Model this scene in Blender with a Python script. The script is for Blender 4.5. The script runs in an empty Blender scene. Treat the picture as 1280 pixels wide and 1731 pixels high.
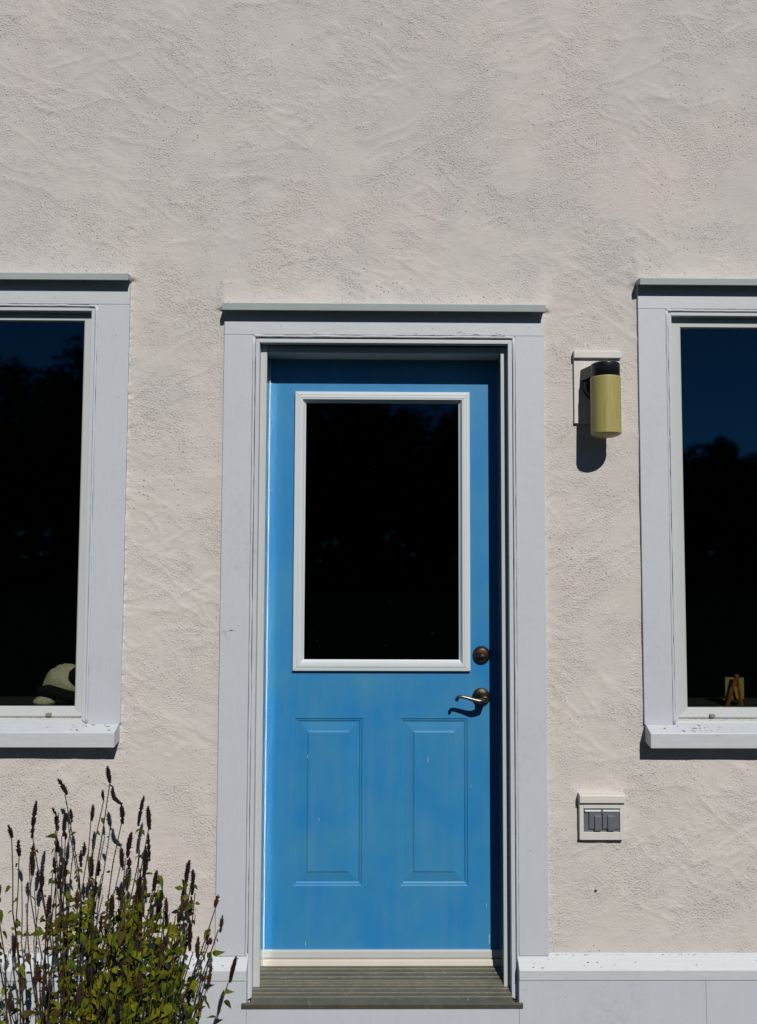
import bpy, bmesh, math, random
import numpy as np
from mathutils import Vector, Matrix

random.seed(11)
rng = np.random.default_rng(7)
SC = bpy.context.scene
COL = SC.collection

# ------------------------------------------------------------------ camera, sky, sun, exposure
ZC = 1.70                      # eye height; every z below is given from there and lifted by ZC
cam_d = bpy.data.cameras.new('camera')
cam_d.sensor_fit = 'VERTICAL'
cam_d.sensor_height = 36.0
cam_d.lens = 36.0 * 1300.0 / 1731.0
cam_d.clip_start = 0.05
cam_d.clip_end = 2000
cam = bpy.data.objects.new('camera', cam_d)
COL.objects.link(cam)
cam.matrix_world = Matrix(((0.999953, -0.004041, -0.008869, 0),
                           (-0.009085, -0.056861, -0.998341, -2.5),
                           (0.00353, 0.998374, -0.056895, ZC),
                           (0, 0, 0, 1)))
# Blender's camera looks along its own -Z, so the last column above is flipped
R3 = Matrix(((0.999953, -0.004041, -0.008869), (-0.009085, -0.056861, -0.998341), (0.00353, 0.998374, -0.056895)))
cam.matrix_world = Matrix.Translation((0, -2.5, ZC)) @ R3.to_4x4()
SC.camera = cam

SUN_DIR = Vector((0.31, -1.0, 0.90)).normalized()
world = bpy.data.worlds.new('World')
SC.world = world
world.use_nodes = True
wn = world.node_tree
wn.nodes.clear()
sky = wn.nodes.new('ShaderNodeTexSky')
sky.sky_type = 'NISHITA'
sky.sun_disc = False
sky.sun_elevation = math.asin(SUN_DIR.z)
sky.sun_rotation = math.atan2(SUN_DIR.x, SUN_DIR.y)
sky.altitude = 2200
sky.air_density = 0.8
sky.dust_density = 0.0
sky.ozone_density = 4.0
bg = wn.nodes.new('ShaderNodeBackground')
bg.inputs['Strength'].default_value = 0.05
wo = wn.nodes.new('ShaderNodeOutputWorld')
wn.links.new(sky.outputs[0], bg.inputs[0])
wn.links.new(bg.outputs[0], wo.inputs[0])

sun_d = bpy.data.lights.new('sun', 'SUN')
sun_d.energy = 5.0
sun_d.angle = math.radians(0.5)
sun_d.color = (1.0, 0.955, 0.89)
sun = bpy.data.objects.new('sun', sun_d)
COL.objects.link(sun)
sun.location = (3, -8, 9)
sun.rotation_euler = SUN_DIR.to_track_quat('Z', 'Y').to_euler()

SC.view_settings.view_transform = 'Standard'
SC.view_settings.look = 'None'
SC.view_settings.exposure = -0.42
SC.view_settings.gamma = 1.0
SC.view_settings.use_curve_mapping = False
SC.render.engine = 'CYCLES'
SC.cycles.blur_glossy = 0.2
SC.cycles.sample_clamp_indirect = 0.0
SC.cycles.max_bounces = 8
SC.cycles.transparent_max_bounces = 16

# ------------------------------------------------------------------ materials
def mat(name):
    m = bpy.data.materials.new(name)
    m.use_nodes = True
    nt = m.node_tree
    b = nt.nodes['Principled BSDF']
    return m, nt, b

class NT:
    """small helper around a node tree"""
    def __init__(s, nt):
        s.t = nt
        g = nt.nodes.new('ShaderNodeNewGeometry')
        s.pos = g.outputs['Position']
    def n(s, kind, **kw):
        x = s.t.nodes.new(kind)
        for k, v in kw.items():
            setattr(x, k, v)
        return x
    def link(s, a, b):
        s.t.links.new(a, b)
    def mapping(s, scale=(1, 1, 1), rot=(0, 0, 0), loc=(0, 0, 0), vec=None):
        x = s.n('ShaderNodeMapping')
        s.link(vec if vec is not None else s.pos, x.inputs[0])
        x.inputs['Scale'].default_value = scale
        x.inputs['Rotation'].default_value = rot
        x.inputs['Location'].default_value = loc
        return x.outputs[0]
    def noise(s, scale, detail=3, rough=0.5, vec=None, dist=0.0):
        x = s.n('ShaderNodeTexNoise')
        x.inputs['Scale'].default_value = scale
        x.inputs['Detail'].default_value = detail
        x.inputs['Roughness'].default_value = rough
        x.inputs['Distortion'].default_value = dist
        s.link(vec if vec is not None else s.pos, x.inputs['Vector'])
        return x.outputs[0]
    def voro(s, scale, vec=None, feature='F1', rnd=1.0):
        x = s.n('ShaderNodeTexVoronoi', feature=feature)
        x.inputs['Scale'].default_value = scale
        x.inputs['Randomness'].default_value = rnd
        s.link(vec if vec is not None else s.pos, x.inputs['Vector'])
        return x
    def ramp(s, fac, a, b, c0=0.0, c1=1.0, interp='LINEAR'):
        x = s.n('ShaderNodeMapRange')
        x.interpolation_type = 'SMOOTHSTEP' if interp == 'S' else 'LINEAR'
        s.link(fac, x.inputs[0])
        x.inputs[1].default_value = a
        x.inputs[2].default_value = b
        x.inputs[3].default_value = c0
        x.inputs[4].default_value = c1
        return x.outputs[0]
    def math(s, op, a, b=None, c=None):
        x = s.n('ShaderNodeMath', operation=op)
        for i, v in enumerate((a, b, c)):
            if v is None:
                continue
            if isinstance(v, (int, float)):
                x.inputs[i].default_value = v
            else:
                s.link(v, x.inputs[i])
        return x.outputs[0]
    def mix(s, fac, a, b):
        x = s.n('ShaderNodeMix', data_type='RGBA')
        if isinstance(fac, (int, float)):
            x.inputs[0].default_value = fac
        else:
            s.link(fac, x.inputs[0])
        for i, v in ((6, a), (7, b)):
            if isinstance(v, tuple):
                x.inputs[i].default_value = (*v, 1)
            else:
                s.link(v, x.inputs[i])
        return x.outputs[2]
    def bump(s, height, dist, strength=1.0, nrm=None):
        x = s.n('ShaderNodeBump')
        x.inputs['Strength'].default_value = strength
        x.inputs['Distance'].default_value = dist
        s.link(height, x.inputs['Height'])
        if nrm is not None:
            s.link(nrm, x.inputs['Normal'])
        return x.outputs[0]

def paint(name, col, col2=None, rough=0.5, var=0.5, grain=0.00025, speck=0.0, gscale=(60, 60, 6), streak=0.0, coat=0.0, spec=0.5, worn=0.0):
    """weathered brushed paint: patchy colour, faint brush grain, dirt specks, run marks"""
    m, nt, b = mat(name)
    k = NT(nt)
    col2 = col2 or tuple(c * 0.86 for c in col)
    base = k.mix(k.ramp(k.noise(4.5, 4, 0.6), 0.35, 0.68, 0, var), col, col2)
    if streak:
        st = k.noise(1.0, 5, 0.65, vec=k.mapping((26, 26, 1.6)))
        base = k.mix(k.ramp(st, 0.5, 0.78, 0, streak), base, tuple(min(1, c * 0.6 + 0.16) for c in col))
    if worn:
        # brush marks, rubbed patches, filled nail holes, faint water runs
        br = k.noise(1.0, 5, 0.7, vec=k.mapping(tuple(q * 0.7 for q in gscale)))
        base = k.mix(k.ramp(br, 0.42, 0.72, 0, 0.16 * worn), base, tuple(c * 0.80 for c in col))
        rub = k.ramp(k.noise(11, 6, 0.72, vec=k.mapping(loc=(3, 8, 2))), 0.58, 0.74, 0, 0.35 * worn)
        base = k.mix(rub, base, (0.56, 0.58, 0.57))
        grime = k.math('MULTIPLY', k.ramp(k.noise(3.1, 5, 0.7, vec=k.mapping(loc=(9, 1, 5))), 0.54, 0.70), k.ramp(k.noise(60, 4, 0.7), 0.42, 0.66, 0, 0.24 * worn))
        base = k.mix(grime, base, (0.25, 0.245, 0.22))
        nv = k.voro(7.5)
        base = k.mix(k.math('MULTIPLY', k.ramp(nv.outputs['Distance'], 0.022, 0.034, 1, 0), 0.45 * worn), base, (0.62, 0.64, 0.62))
    if speck:
        v = k.voro(46)
        near = k.ramp(v.outputs['Distance'], 0.05, 0.11, 1, 0)
        keep = k.ramp(k.noise(16, 2), 0.60, 0.66)
        base = k.mix(k.math('MULTIPLY', k.math('MULTIPLY', near, keep), speck), base, (0.07, 0.06, 0.045))
    k.link(base, b.inputs['Base Color'])
    b.inputs['Roughness'].default_value = rough
    b.inputs['Specular IOR Level'].default_value = spec
    if coat:
        b.inputs['Coat Weight'].default_value = coat
        b.inputs['Coat Roughness'].default_value = 0.09
    g = k.noise(1.0, 4, 0.6, vec=k.mapping(gscale))
    lump = k.noise(30, 2)
    h = k.math('ADD', g, k.math('MULTIPLY', lump, 1.5))
    k.link(k.bump(h, grain), b.inputs['Normal'])
    return m

M = {}
M['trim'] = paint('trim_paint', (0.512, 0.545, 0.605), (0.49, 0.53, 0.572), rough=0.55, speck=0.9, gscale=(110, 110, 9), grain=0.0004, worn=1.0)
M['trim_flat'] = paint('trim_paint_across', (0.530, 0.562, 0.610), (0.505, 0.55, 0.575), rough=0.55, speck=1.0, gscale=(9, 110, 110), grain=0.0006, worn=1.0)
M['cap'] = paint('cap_paint', (0.40, 0.46, 0.475), (0.35, 0.40, 0.40), rough=0.5, speck=1.0, gscale=(8, 80, 80), worn=1.0)
M['white'] = paint('white_vinyl', (0.50, 0.525, 0.52), (0.46, 0.485, 0.475), rough=0.38, speck=0.5, grain=0.0001)
M['lite'] = paint('white_door_lite', (0.60, 0.65, 0.68), (0.57, 0.615, 0.65), rough=0.42, speck=0.5, grain=0.0001)
M['cream'] = paint('cream_strip', (0.60, 0.565, 0.49), (0.54, 0.49, 0.40), rough=0.5, speck=1.0)
M['block'] = paint('white_block', (0.62, 0.61, 0.58), (0.55, 0.53, 0.49), rough=0.6, speck=1.0, gscale=(10, 60, 60))
M['door'] = paint('blue_door_paint', (0.0190, 0.205, 0.475), (0.045, 0.240, 0.445), rough=0.42, var=1.0, grain=0.00012, streak=0.15, speck=0.15, gscale=(140, 140, 3))
M['jamb'] = paint('clad_jamb', (0.50, 0.54, 0.58), (0.47, 0.51, 0.55), rough=0.19, grain=0.00002, gscale=(90, 90, 3))
M['jamb'].node_tree.nodes['Principled BSDF'].inputs['Metallic'].default_value = 0.85
M['stop'] = paint('pale_stop_paint', (0.68, 0.75, 0.76), (0.66, 0.72, 0.73), rough=0.5, grain=0.0001)
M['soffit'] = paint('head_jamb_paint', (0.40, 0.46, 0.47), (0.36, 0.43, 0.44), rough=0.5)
M['gap'] = paint('dark_gap', (0.09, 0.09, 0.095), rough=0.9)

def mk_stucco():
    m, nt, b = mat('stucco')
    k = NT(nt)
    grey, warm, pink = (0.532, 0.513, 0.497), (0.595, 0.560, 0.534), (0.61, 0.543, 0.532)
    sep = k.n('ShaderNodeSeparateXYZ'); k.link(k.pos, sep.inputs[0])
    # plaster colour shifts with height: darker grey above, paler and warmer below
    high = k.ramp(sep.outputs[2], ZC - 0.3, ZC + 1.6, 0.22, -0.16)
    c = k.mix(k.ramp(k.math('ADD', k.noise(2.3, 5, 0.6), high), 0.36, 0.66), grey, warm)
    c = k.mix(k.ramp(k.noise(1.9, 4, 0.62, vec=k.mapping(loc=(7, 3, 1))), 0.53, 0.72, 0, 0.75), c, pink)
    c = k.mix(k.ramp(k.noise(9, 6, 0.7, vec=k.mapping(loc=(1, 3, 4))), 0.40, 0.75, 0, 0.24), c, (0.455, 0.435, 0.405))
    # small air holes in the plaster
    warp = k.noise(35, 2)
    v = k.voro(70)
    pit_patch = k.ramp(k.noise(3.4, 3, 0.6, vec=k.mapping(loc=(2, 0, 9))), 0.46, 0.62)
    rnd = k.n('ShaderNodeSeparateColor')
    k.link(v.outputs['Color'], rnd.inputs[0])
    some = k.ramp(rnd.outputs[0], 0.58, 0.62)
    pit = k.math('MULTIPLY', k.math('MULTIPLY', k.ramp(v.outputs['Distance'], 0.08, 0.20, 1, 0, 'S'), some), pit_patch)
    c = k.mix(k.math('MULTIPLY', pit, 0.5), c, (0.20, 0.20, 0.18))
    k.link(c, b.inputs['Base Color'])
    b.inputs['Roughness'].default_value = 0.92
    b.inputs['Specular IOR Level'].default_value = 0.2
    # fine relief: gritty grains where the trowel left the plaster open, smooth where it closed it
    patch = k.ramp(k.noise(5.0, 5, 0.65, vec=k.mapping(loc=(4, 4, 4))), 0.42, 0.58, 0.16, 1.0)
    grit = k.noise(250, 4, 0.6, dist=0.4)
    grit2 = k.ramp(k.noise(170, 2, 0.5, vec=k.mapping(loc=(3, 1, 8))), 0.50, 0.72)
    crumbs = k.math('MULTIPLY', k.math('ADD', k.math('MULTIPLY', grit, 0.7), k.math('MULTIPLY', grit2, 0.75)), patch)
    st1 = k.noise(1.0, 4, 0.6, vec=k.mapping((30, 30, 150), (0, math.radians(24), 0)), dist=0.5)
    st2 = k.noise(1.0, 4, 0.6, vec=k.mapping((150, 30, 32), (0, math.radians(38), 0), (5, 2, 2)), dist=0.6)
    sel = k.ramp(k.noise(2.6, 3), 0.42, 0.58)
    mixst = k.n('ShaderNodeMix', data_type='FLOAT')
    k.link(sel, mixst.inputs[0]); k.link(st1, mixst.inputs[2]); k.link(st2, mixst.inputs[3])
    h = k.math('ADD', crumbs, k.math('MULTIPLY', mixst.outputs[0], 0.40))
    h = k.math('SUBTRACT', h, k.math('MULTIPLY', pit, 1.3))
    k.link(k.bump(h, 0.0022, 1.0), b.inputs['Normal'])
    return m
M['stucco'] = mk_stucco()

def mk_glass(name, tint, refl):
    m, nt, b = mat(name)
    nt.nodes.remove(b)
    k = NT(nt)
    out = nt.nodes['Material Output']
    tr = k.n('ShaderNodeBsdfTransparent'); tr.inputs[0].default_value = (*tint, 1)
    gl = k.n('ShaderNodeBsdfGlossy'); gl.inputs['Roughness'].default_value = 0.035
    gl.inputs[0].default_value = (0.17, 0.58, 0.92, 1)      # coated panes mirror bluish
    wob = k.noise(2.2, 2)
    k.link(k.bump(wob, 0.0012), gl.inputs['Normal'])
    lw = k.n('ShaderNodeLayerWeight'); lw.inputs[0].default_value = 0.5
    graze = k.math('POWER', lw.outputs['Facing'], 5.0)
    fr = k.math('ADD', 0.036, k.math('MULTIPLY', graze, 0.9))
    mx = k.n('ShaderNodeMixShader')
    k.link(k.math('MINIMUM', k.math('MULTIPLY', fr, refl), 1.0), mx.inputs[0])
    k.link(tr.outputs[0], mx.inputs[1]); k.link(gl.outputs[0], mx.inputs[2])
    k.link(mx.outputs[0], out.inputs[0])
    return m
M['glass'] = mk_glass('window_glass', (0.70, 0.72, 0.66), 2.4)
M['door_glass'] = mk_glass('door_glass', (0.30, 0.32, 0.32), 1.7)

def metal(name, col, rough, col2=None, met=1.0, coat=0):
    m, nt, b = mat(name)
    k = NT(nt)
    c = k.mix(k.ramp(k.noise(70, 4, 0.6), 0.4, 0.65), col, col2 or tuple(x * 0.6 for x in col))
    k.link(c, b.inputs['Base Color'])
    b.inputs['Metallic'].default_value = met
    k.link(k.ramp(k.noise(120, 3), 0.3, 0.7, rough * 0.8, rough * 1.3), b.inputs['Roughness'])
    b.inputs['Coat Weight'].default_value = coat
    return m
M['bronze'] = metal('aged_bronze', (0.105, 0.074, 0.054), 0.42, (0.060, 0.042, 0.033))
M['lever'] = metal('worn_bronze', (0.24, 0.20, 0.17), 0.34, (0.13, 0.10, 0.085))
M['keyhole'] = metal('dark_keyhole', (0.02, 0.015, 0.012), 0.6)

def mk_sill():
    m, nt, b = mat('bronze_threshold')
    k = NT(nt)
    c = k.mix(k.ramp(k.noise(9, 5, 0.65), 0.35, 0.68), (0.170, 0.162, 0.125), (0.115, 0.120, 0.098))
    c = k.mix(k.ramp(k.noise(7, 5, 0.7, vec=k.mapping((1, 2.5, 1), loc=(3, 1, 0))), 0.54, 0.75, 0, 0.45), c, (0.22, 0.175, 0.125))
    c = k.mix(k.ramp(k.noise(60, 3), 0.62, 0.75, 0, 0.6), c, (0.33, 0.30, 0.24))
    k.link(c, b.inputs['Base Color'])
    b.inputs['Metallic'].default_value = 0.55
    k.link(k.ramp(k.noise(25, 4), 0.3, 0.7, 0.36, 0.55), b.inputs['Roughness'])
    k.link(k.bump(k.noise(1, 3, vec=k.mapping((15, 300, 300))), 0.0003), b.inputs['Normal'])
    return m
M['threshold'] = mk_sill()

def mk_shade():
    m, nt, b = mat('yellowed_shade')
    k = NT(nt)
    c = k.mix(k.ramp(k.noise(1, 5, 0.7, vec=k.mapping((90, 90, 6))), 0.35, 0.7), (0.335, 0.295, 0.088), (0.40, 0.36, 0.135))
    c = k.mix(k.ramp(k.noise(1, 3, 0.6, vec=k.mapping((160, 160, 9), loc=(2, 2, 2))), 0.56, 0.72, 0, 0.7), c, (0.245, 0.21, 0.065))
    k.link(c, b.inputs['Base Color'])
    b.inputs['Roughness'].default_value = 0.42
    k.link(k.bump(k.noise(1, 3, vec=k.mapping((180, 180, 5))), 0.0004), b.inputs['Normal'])
    return m
M['shade'] = mk_shade()
M['black'] = paint('black_plastic', (0.009, 0.010, 0.014), (0.006, 0.007, 0.010), rough=0.33, grain=0.0001)
M['outlet'] = paint('grey_outlet_plastic', (0.125, 0.14, 0.165), (0.11, 0.125, 0.145), rough=0.45, grain=0.0001)
M['outlet_lt'] = paint('pale_hinge_plastic', (0.36, 0.37, 0.38), rough=0.4, grain=0.0001)
M['ventcover'] = paint('grey_weep_cover', (0.22, 0.20, 0.18), rough=0.6, speck=0.6)
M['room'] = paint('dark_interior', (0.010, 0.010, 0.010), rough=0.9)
M['stool'] = paint('inner_sill', (0.045, 0.048, 0.045), rough=0.6)
M['litter'] = paint('dry_leaf_bits', (0.045, 0.022, 0.018), (0.02, 0.016, 0.012), rough=0.9)
M['dust'] = paint('pale_dust', (0.5, 0.5, 0.48), rough=0.9)
M['scuff'] = paint('scuff_mark', (0.55, 0.66, 0.70), rough=0.6)
M['rust'] = paint('rusty_grime', (0.34, 0.25, 0.15), (0.50, 0.46, 0.38), rough=0.9, speck=1.0)

def mk_plain(name, a, b_, scale, rough=0.8, trans=0.0, bump=0.0, bscale=200):
    m, nt, b = mat(name)
    k = NT(nt)
    c = k.mix(k.ramp(k.noise(scale, 4, 0.6), 0.36, 0.66), a, b_)
    k.link(c, b.inputs['Base Color'])
    b.inputs['Roughness'].default_value = rough
    b.inputs['Specular IOR Level'].default_value = 0.12
    if bump:
        k.link(k.bump(k.noise(bscale, 3), bump), b.inputs['Normal'])
    if trans:
        out = nt.nodes['Material Output']
        tl = k.n('ShaderNodeBsdfTranslucent')
        k.link(c, tl.inputs[0])
        mx = k.n('ShaderNodeMixShader'); mx.inputs[0].default_value = trans
        k.link(b.outputs[0], mx.inputs[1]); k.link(tl.outputs[0], mx.inputs[2])
        k.link(mx.outputs[0], out.inputs[0])
    return m
M['leaf_green'] = mk_plain('leaf_green', (0.092, 0.130, 0.007), (0.032, 0.054, 0.004), 40, 0.75, 0.15)
M['leaf_olive'] = mk_plain('leaf_olive', (0.175, 0.172, 0.009), (0.075, 0.085, 0.006), 40, 0.75, 0.15)
M['leaf_brown'] = mk_plain('leaf_brown', (0.080, 0.060, 0.010), (0.045, 0.030, 0.010), 40, 0.8, 0.1)
M['stem'] = mk_plain('stem_brown', (0.030, 0.020, 0.020), (0.050, 0.038, 0.018), 12, 0.8)
M['spike'] = mk_plain('seed_spike', (0.022, 0.012, 0.010), (0.010, 0.006, 0.006), 160, 0.9)
M['spike_br'] = mk_plain('seed_spike_brown', (0.058, 0.026, 0.013), (0.03, 0.016, 0.011), 160, 0.9)
M['fleece'] = mk_plain('cream_fleece', (0.86, 0.82, 0.72), (0.66, 0.62, 0.52), 90, 0.95, bump=0.004, bscale=160)
M['black_fleece'] = mk_plain('dark_fleece', (0.022, 0.018, 0.020), (0.012, 0.010, 0.012), 90, 0.95, bump=0.003, bscale=160)
M['easel'] = mk_plain('orange_wood', (0.42, 0.13, 0.05), (0.30, 0.085, 0.03), 60, 0.6)
M['canvas'] = mk_plain('painted_canvas', (0.30, 0.34, 0.20), (0.50, 0.28, 0.08), 48, 0.8)
M['grass'] = mk_plain('ground_grass', (0.011, 0.016, 0.006), (0.020, 0.021, 0.010), 0.8, 0.95)
M['grass'].node_tree.nodes['Principled BSDF'].inputs['Specular IOR Level'].default_value = 0.0
M['tree'] = mk_plain('woods_leaf', (0.024, 0.034, 0.012), (0.040, 0.044, 0.018), 0.4, 0.9)

# ------------------------------------------------------------------ mesh building
class MB:
    def __init__(s):
        s.v, s.f = [], []
    def add(s, verts, faces):
        o = len(s.v)
        s.v += [tuple(p) for p in verts]
        s.f += [tuple(i + o for i in f) for f in faces]
    def box(s, x0, x1, y0, y1, z0, z1):
        s.add([(x0, y0, z0), (x1, y0, z0), (x1, y1, z0), (x0, y1, z0), (x0, y0, z1), (x1, y0, z1), (x1, y1, z1), (x0, y1, z1)],
              [(0, 3, 2, 1), (4, 5, 6, 7), (0, 1, 5, 4), (1, 2, 6, 5), (2, 3, 7, 6), (3, 0, 4, 7)])
        return s
    def prof_x(s, x0, x1, poly, inset=(0, 0)):
        n = len(poly)
        s.add([(x0, y, z) for y, z in poly] + [(x1, y, z) for y, z in poly],
              [(i, (i + 1) % n, n + (i + 1) % n, n + i) for i in range(n)] + [tuple(range(n))[::-1], tuple(range(n, 2 * n))])
        return s
    def prof_z(s, z0, z1, poly):
        n = len(poly)
        s.add([(x, y, z0) for x, y in poly] + [(x, y, z1) for x, y in poly],
              [(i, (i + 1) % n, n + (i + 1) % n, n + i) for i in range(n)] + [tuple(range(n))[::-1], tuple(range(n, 2 * n))])
        return s
    def rail(s, side, rect, prof, cut=0.0):
        """one mitred side (L, R, T, B) of a frame; prof = [(inset, y)...] closed outline"""
        x0, x1, z0, z1 = rect
        ends = []
        for e in (0, 1):
            ring = []
            for i, y in prof:
                if side == 'L': p = (x0 + i, y, (z0 + i + cut) if e == 0 else (z1 - i - cut))
                if side == 'R': p = (x1 - i, y, (z0 + i + cut) if e == 0 else (z1 - i - cut))
                if side == 'T': p = ((x0 + i + cut) if e == 0 else (x1 - i - cut), y, z1 - i)
                if side == 'B': p = ((x0 + i + cut) if e == 0 else (x1 - i - cut), y, z0 + i)
                ring.append(p)
            ends.append(ring)
        n = len(prof)
        s.add(ends[0] + ends[1], [(i, (i + 1) % n, n + (i + 1) % n, n + i) for i in range(n)] + [tuple(range(n))[::-1], tuple(range(n, 2 * n))])
        return s
    def lathe(s, c, axis, prof, seg=32):
        """prof = [(radius, along)...] about axis 'y' or 'z' through c"""
        vs, fs = [], []
        for r, a in prof:
            for k in range(seg):
                t = 2 * math.pi * k / seg
                u, w = max(r, 1e-5) * math.cos(t), max(r, 1e-5) * math.sin(t)
                vs.append((c[0] + u, c[1] + a, c[2] + w) if axis == 'y' else (c[0] + u, c[1] + w, c[2] + a))
        for j in range(len(prof) - 1):
            for k in range(seg):
                a, b = j * seg + k, j * seg + (k + 1) % seg
                fs.append((a, b, b + seg, a + seg))
        fs.append(tuple(range(seg)))
        fs.append(tuple(range((len(prof) - 1) * seg, len(prof) * seg)))
        s.add(vs, fs)
        return s
    def tube(s, pts, rad, seg=6, flat=1.0):
        pts = [Vector(p) for p in pts]
        n = len(pts)
        if isinstance(rad, (int, float)):
            rad = [rad] * n
        vs, fs = [], []
        ref = Vector((0.13, 1, 0.07)).normalized()
        for i, p in enumerate(pts):
            d = (pts[min(i + 1, n - 1)] - pts[max(i - 1, 0)]).normalized()
            a = d.cross(ref)
            if a.length < 1e-4:
                a = d.cross(Vector((1, 0, 0)))
            a.normalize()
            b = d.cross(a).normalized()
            for k in range(seg):
                t = 2 * math.pi * k / seg
                vs.append(p + a * (rad[i] * math.cos(t)) + b * (rad[i] * flat * math.sin(t)))
        for j in range(n - 1):
            for k in range(seg):
                q, r = j * seg + k, j * seg + (k + 1) % seg
                fs.append((q, r, r + seg, q + seg))
        fs += [tuple(range(seg))[::-1], tuple(range((n - 1) * seg, n * seg))]
        s.add(vs, fs)
        return s
    def mesh(s, name, m, org=(0, 0, 0), smooth=False, lift=ZC):
        me = bpy.data.meshes.new(name)
        me.from_pydata([(x - org[0], y - org[1], z + lift - org[2]) for x, y, z in s.v], [], s.f)
        me.validate()
        bm = bmesh.new(); bm.from_mesh(me)
        bmesh.ops.recalc_face_normals(bm, faces=bm.faces)
        bm.to_mesh(me); bm.free()
        if m:
            me.materials.append(m)
        if smooth:
            me.polygons.foreach_set('use_smooth', [True] * len(me.polygons))
        me.update()
        return me

def obj(name, mb, m, parent=None, smooth=False, bevel=0.0, kind=None, label=None, angle=None):
    org = parent_origin(parent)
    o = bpy.data.objects.new(name, mb.mesh(name, m, org, smooth))
    COL.objects.link(o)
    if parent is not None:
        o.parent = parent
    if bevel:
        b = o.modifiers.new('edge', 'BEVEL')
        b.width = bevel; b.segments = 2; b.limit_method = 'ANGLE'; b.angle_limit = math.radians(35)
    if angle:
        o.modifiers.new('wn', 'WEIGHTED_NORMAL')
    if kind: o['kind'] = kind
    if label: o['label'] = label
    return o

ORG = {}
def parent_origin(p):
    v = Vector((0, 0, 0))
    while p is not None:
        v = v + Vector(p.location)
        p = p.parent
    return v

def thing(name, label, cat, loc, group=None):
    o = bpy.data.objects.new(name, None)
    o.empty_display_size = 0.1
    COL.objects.link(o)
    o.location = (loc[0], loc[1], loc[2] + ZC)
    o['label'] = label; o['category'] = cat; o['kind'] = 'thing'
    if group: o['group'] = group
    return o

# ------------------------------------------------------------------ noise for the plaster sheet
def gnoise(x, z, freq, seed):
    r = np.random.default_rng(seed)
    ang = r.random((256, 256)) * 2 * np.pi
    gx, gz = np.cos(ang), np.sin(ang)
    u, w = x * freq + 57.3, z * freq + 91.7
    i, j = np.floor(u).astype(int), np.floor(w).astype(int)
    fu, fw = u - i, w - j
    def g(a, b):
        ii, jj = (i + a) & 255, (j + b) & 255
        return gx[ii, jj] * (fu - a) + gz[ii, jj] * (fw - b)
    su, sw = fu**3 * (fu * (fu * 6 - 15) + 10), fw**3 * (fw * (fw * 6 - 15) + 10)
    return (g(0, 0) * (1 - su) + g(1, 0) * su) * (1 - sw) + (g(0, 1) * (1 - su) + g(1, 1) * su) * sw
def fbm(x, z, freq, seed, oct=4, gain=0.5):
    a, s = 1.0, 0
    for o in range(oct):
        s = s + a * gnoise(x, z, freq * 2**o, seed + o); a *= gain
    return s
def sstep(a, b, t):
    t = np.clip((t - a) / (b - a), 0, 1)
    return t * t * (3 - 2 * t)

DOOR_HOLE = (-0.445, 0.522, -2.2, 0.765)
LW_HOLE = (-1.70, -0.850, -0.575, 0.855)
RW_HOLE = (0.925, 1.78, -0.575, 0.855)
CAPS = [(-0.491, 0.567, 0.8215), (-1.76, -0.803, 0.918), (0.885, 1.84, 0.9125)]

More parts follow.
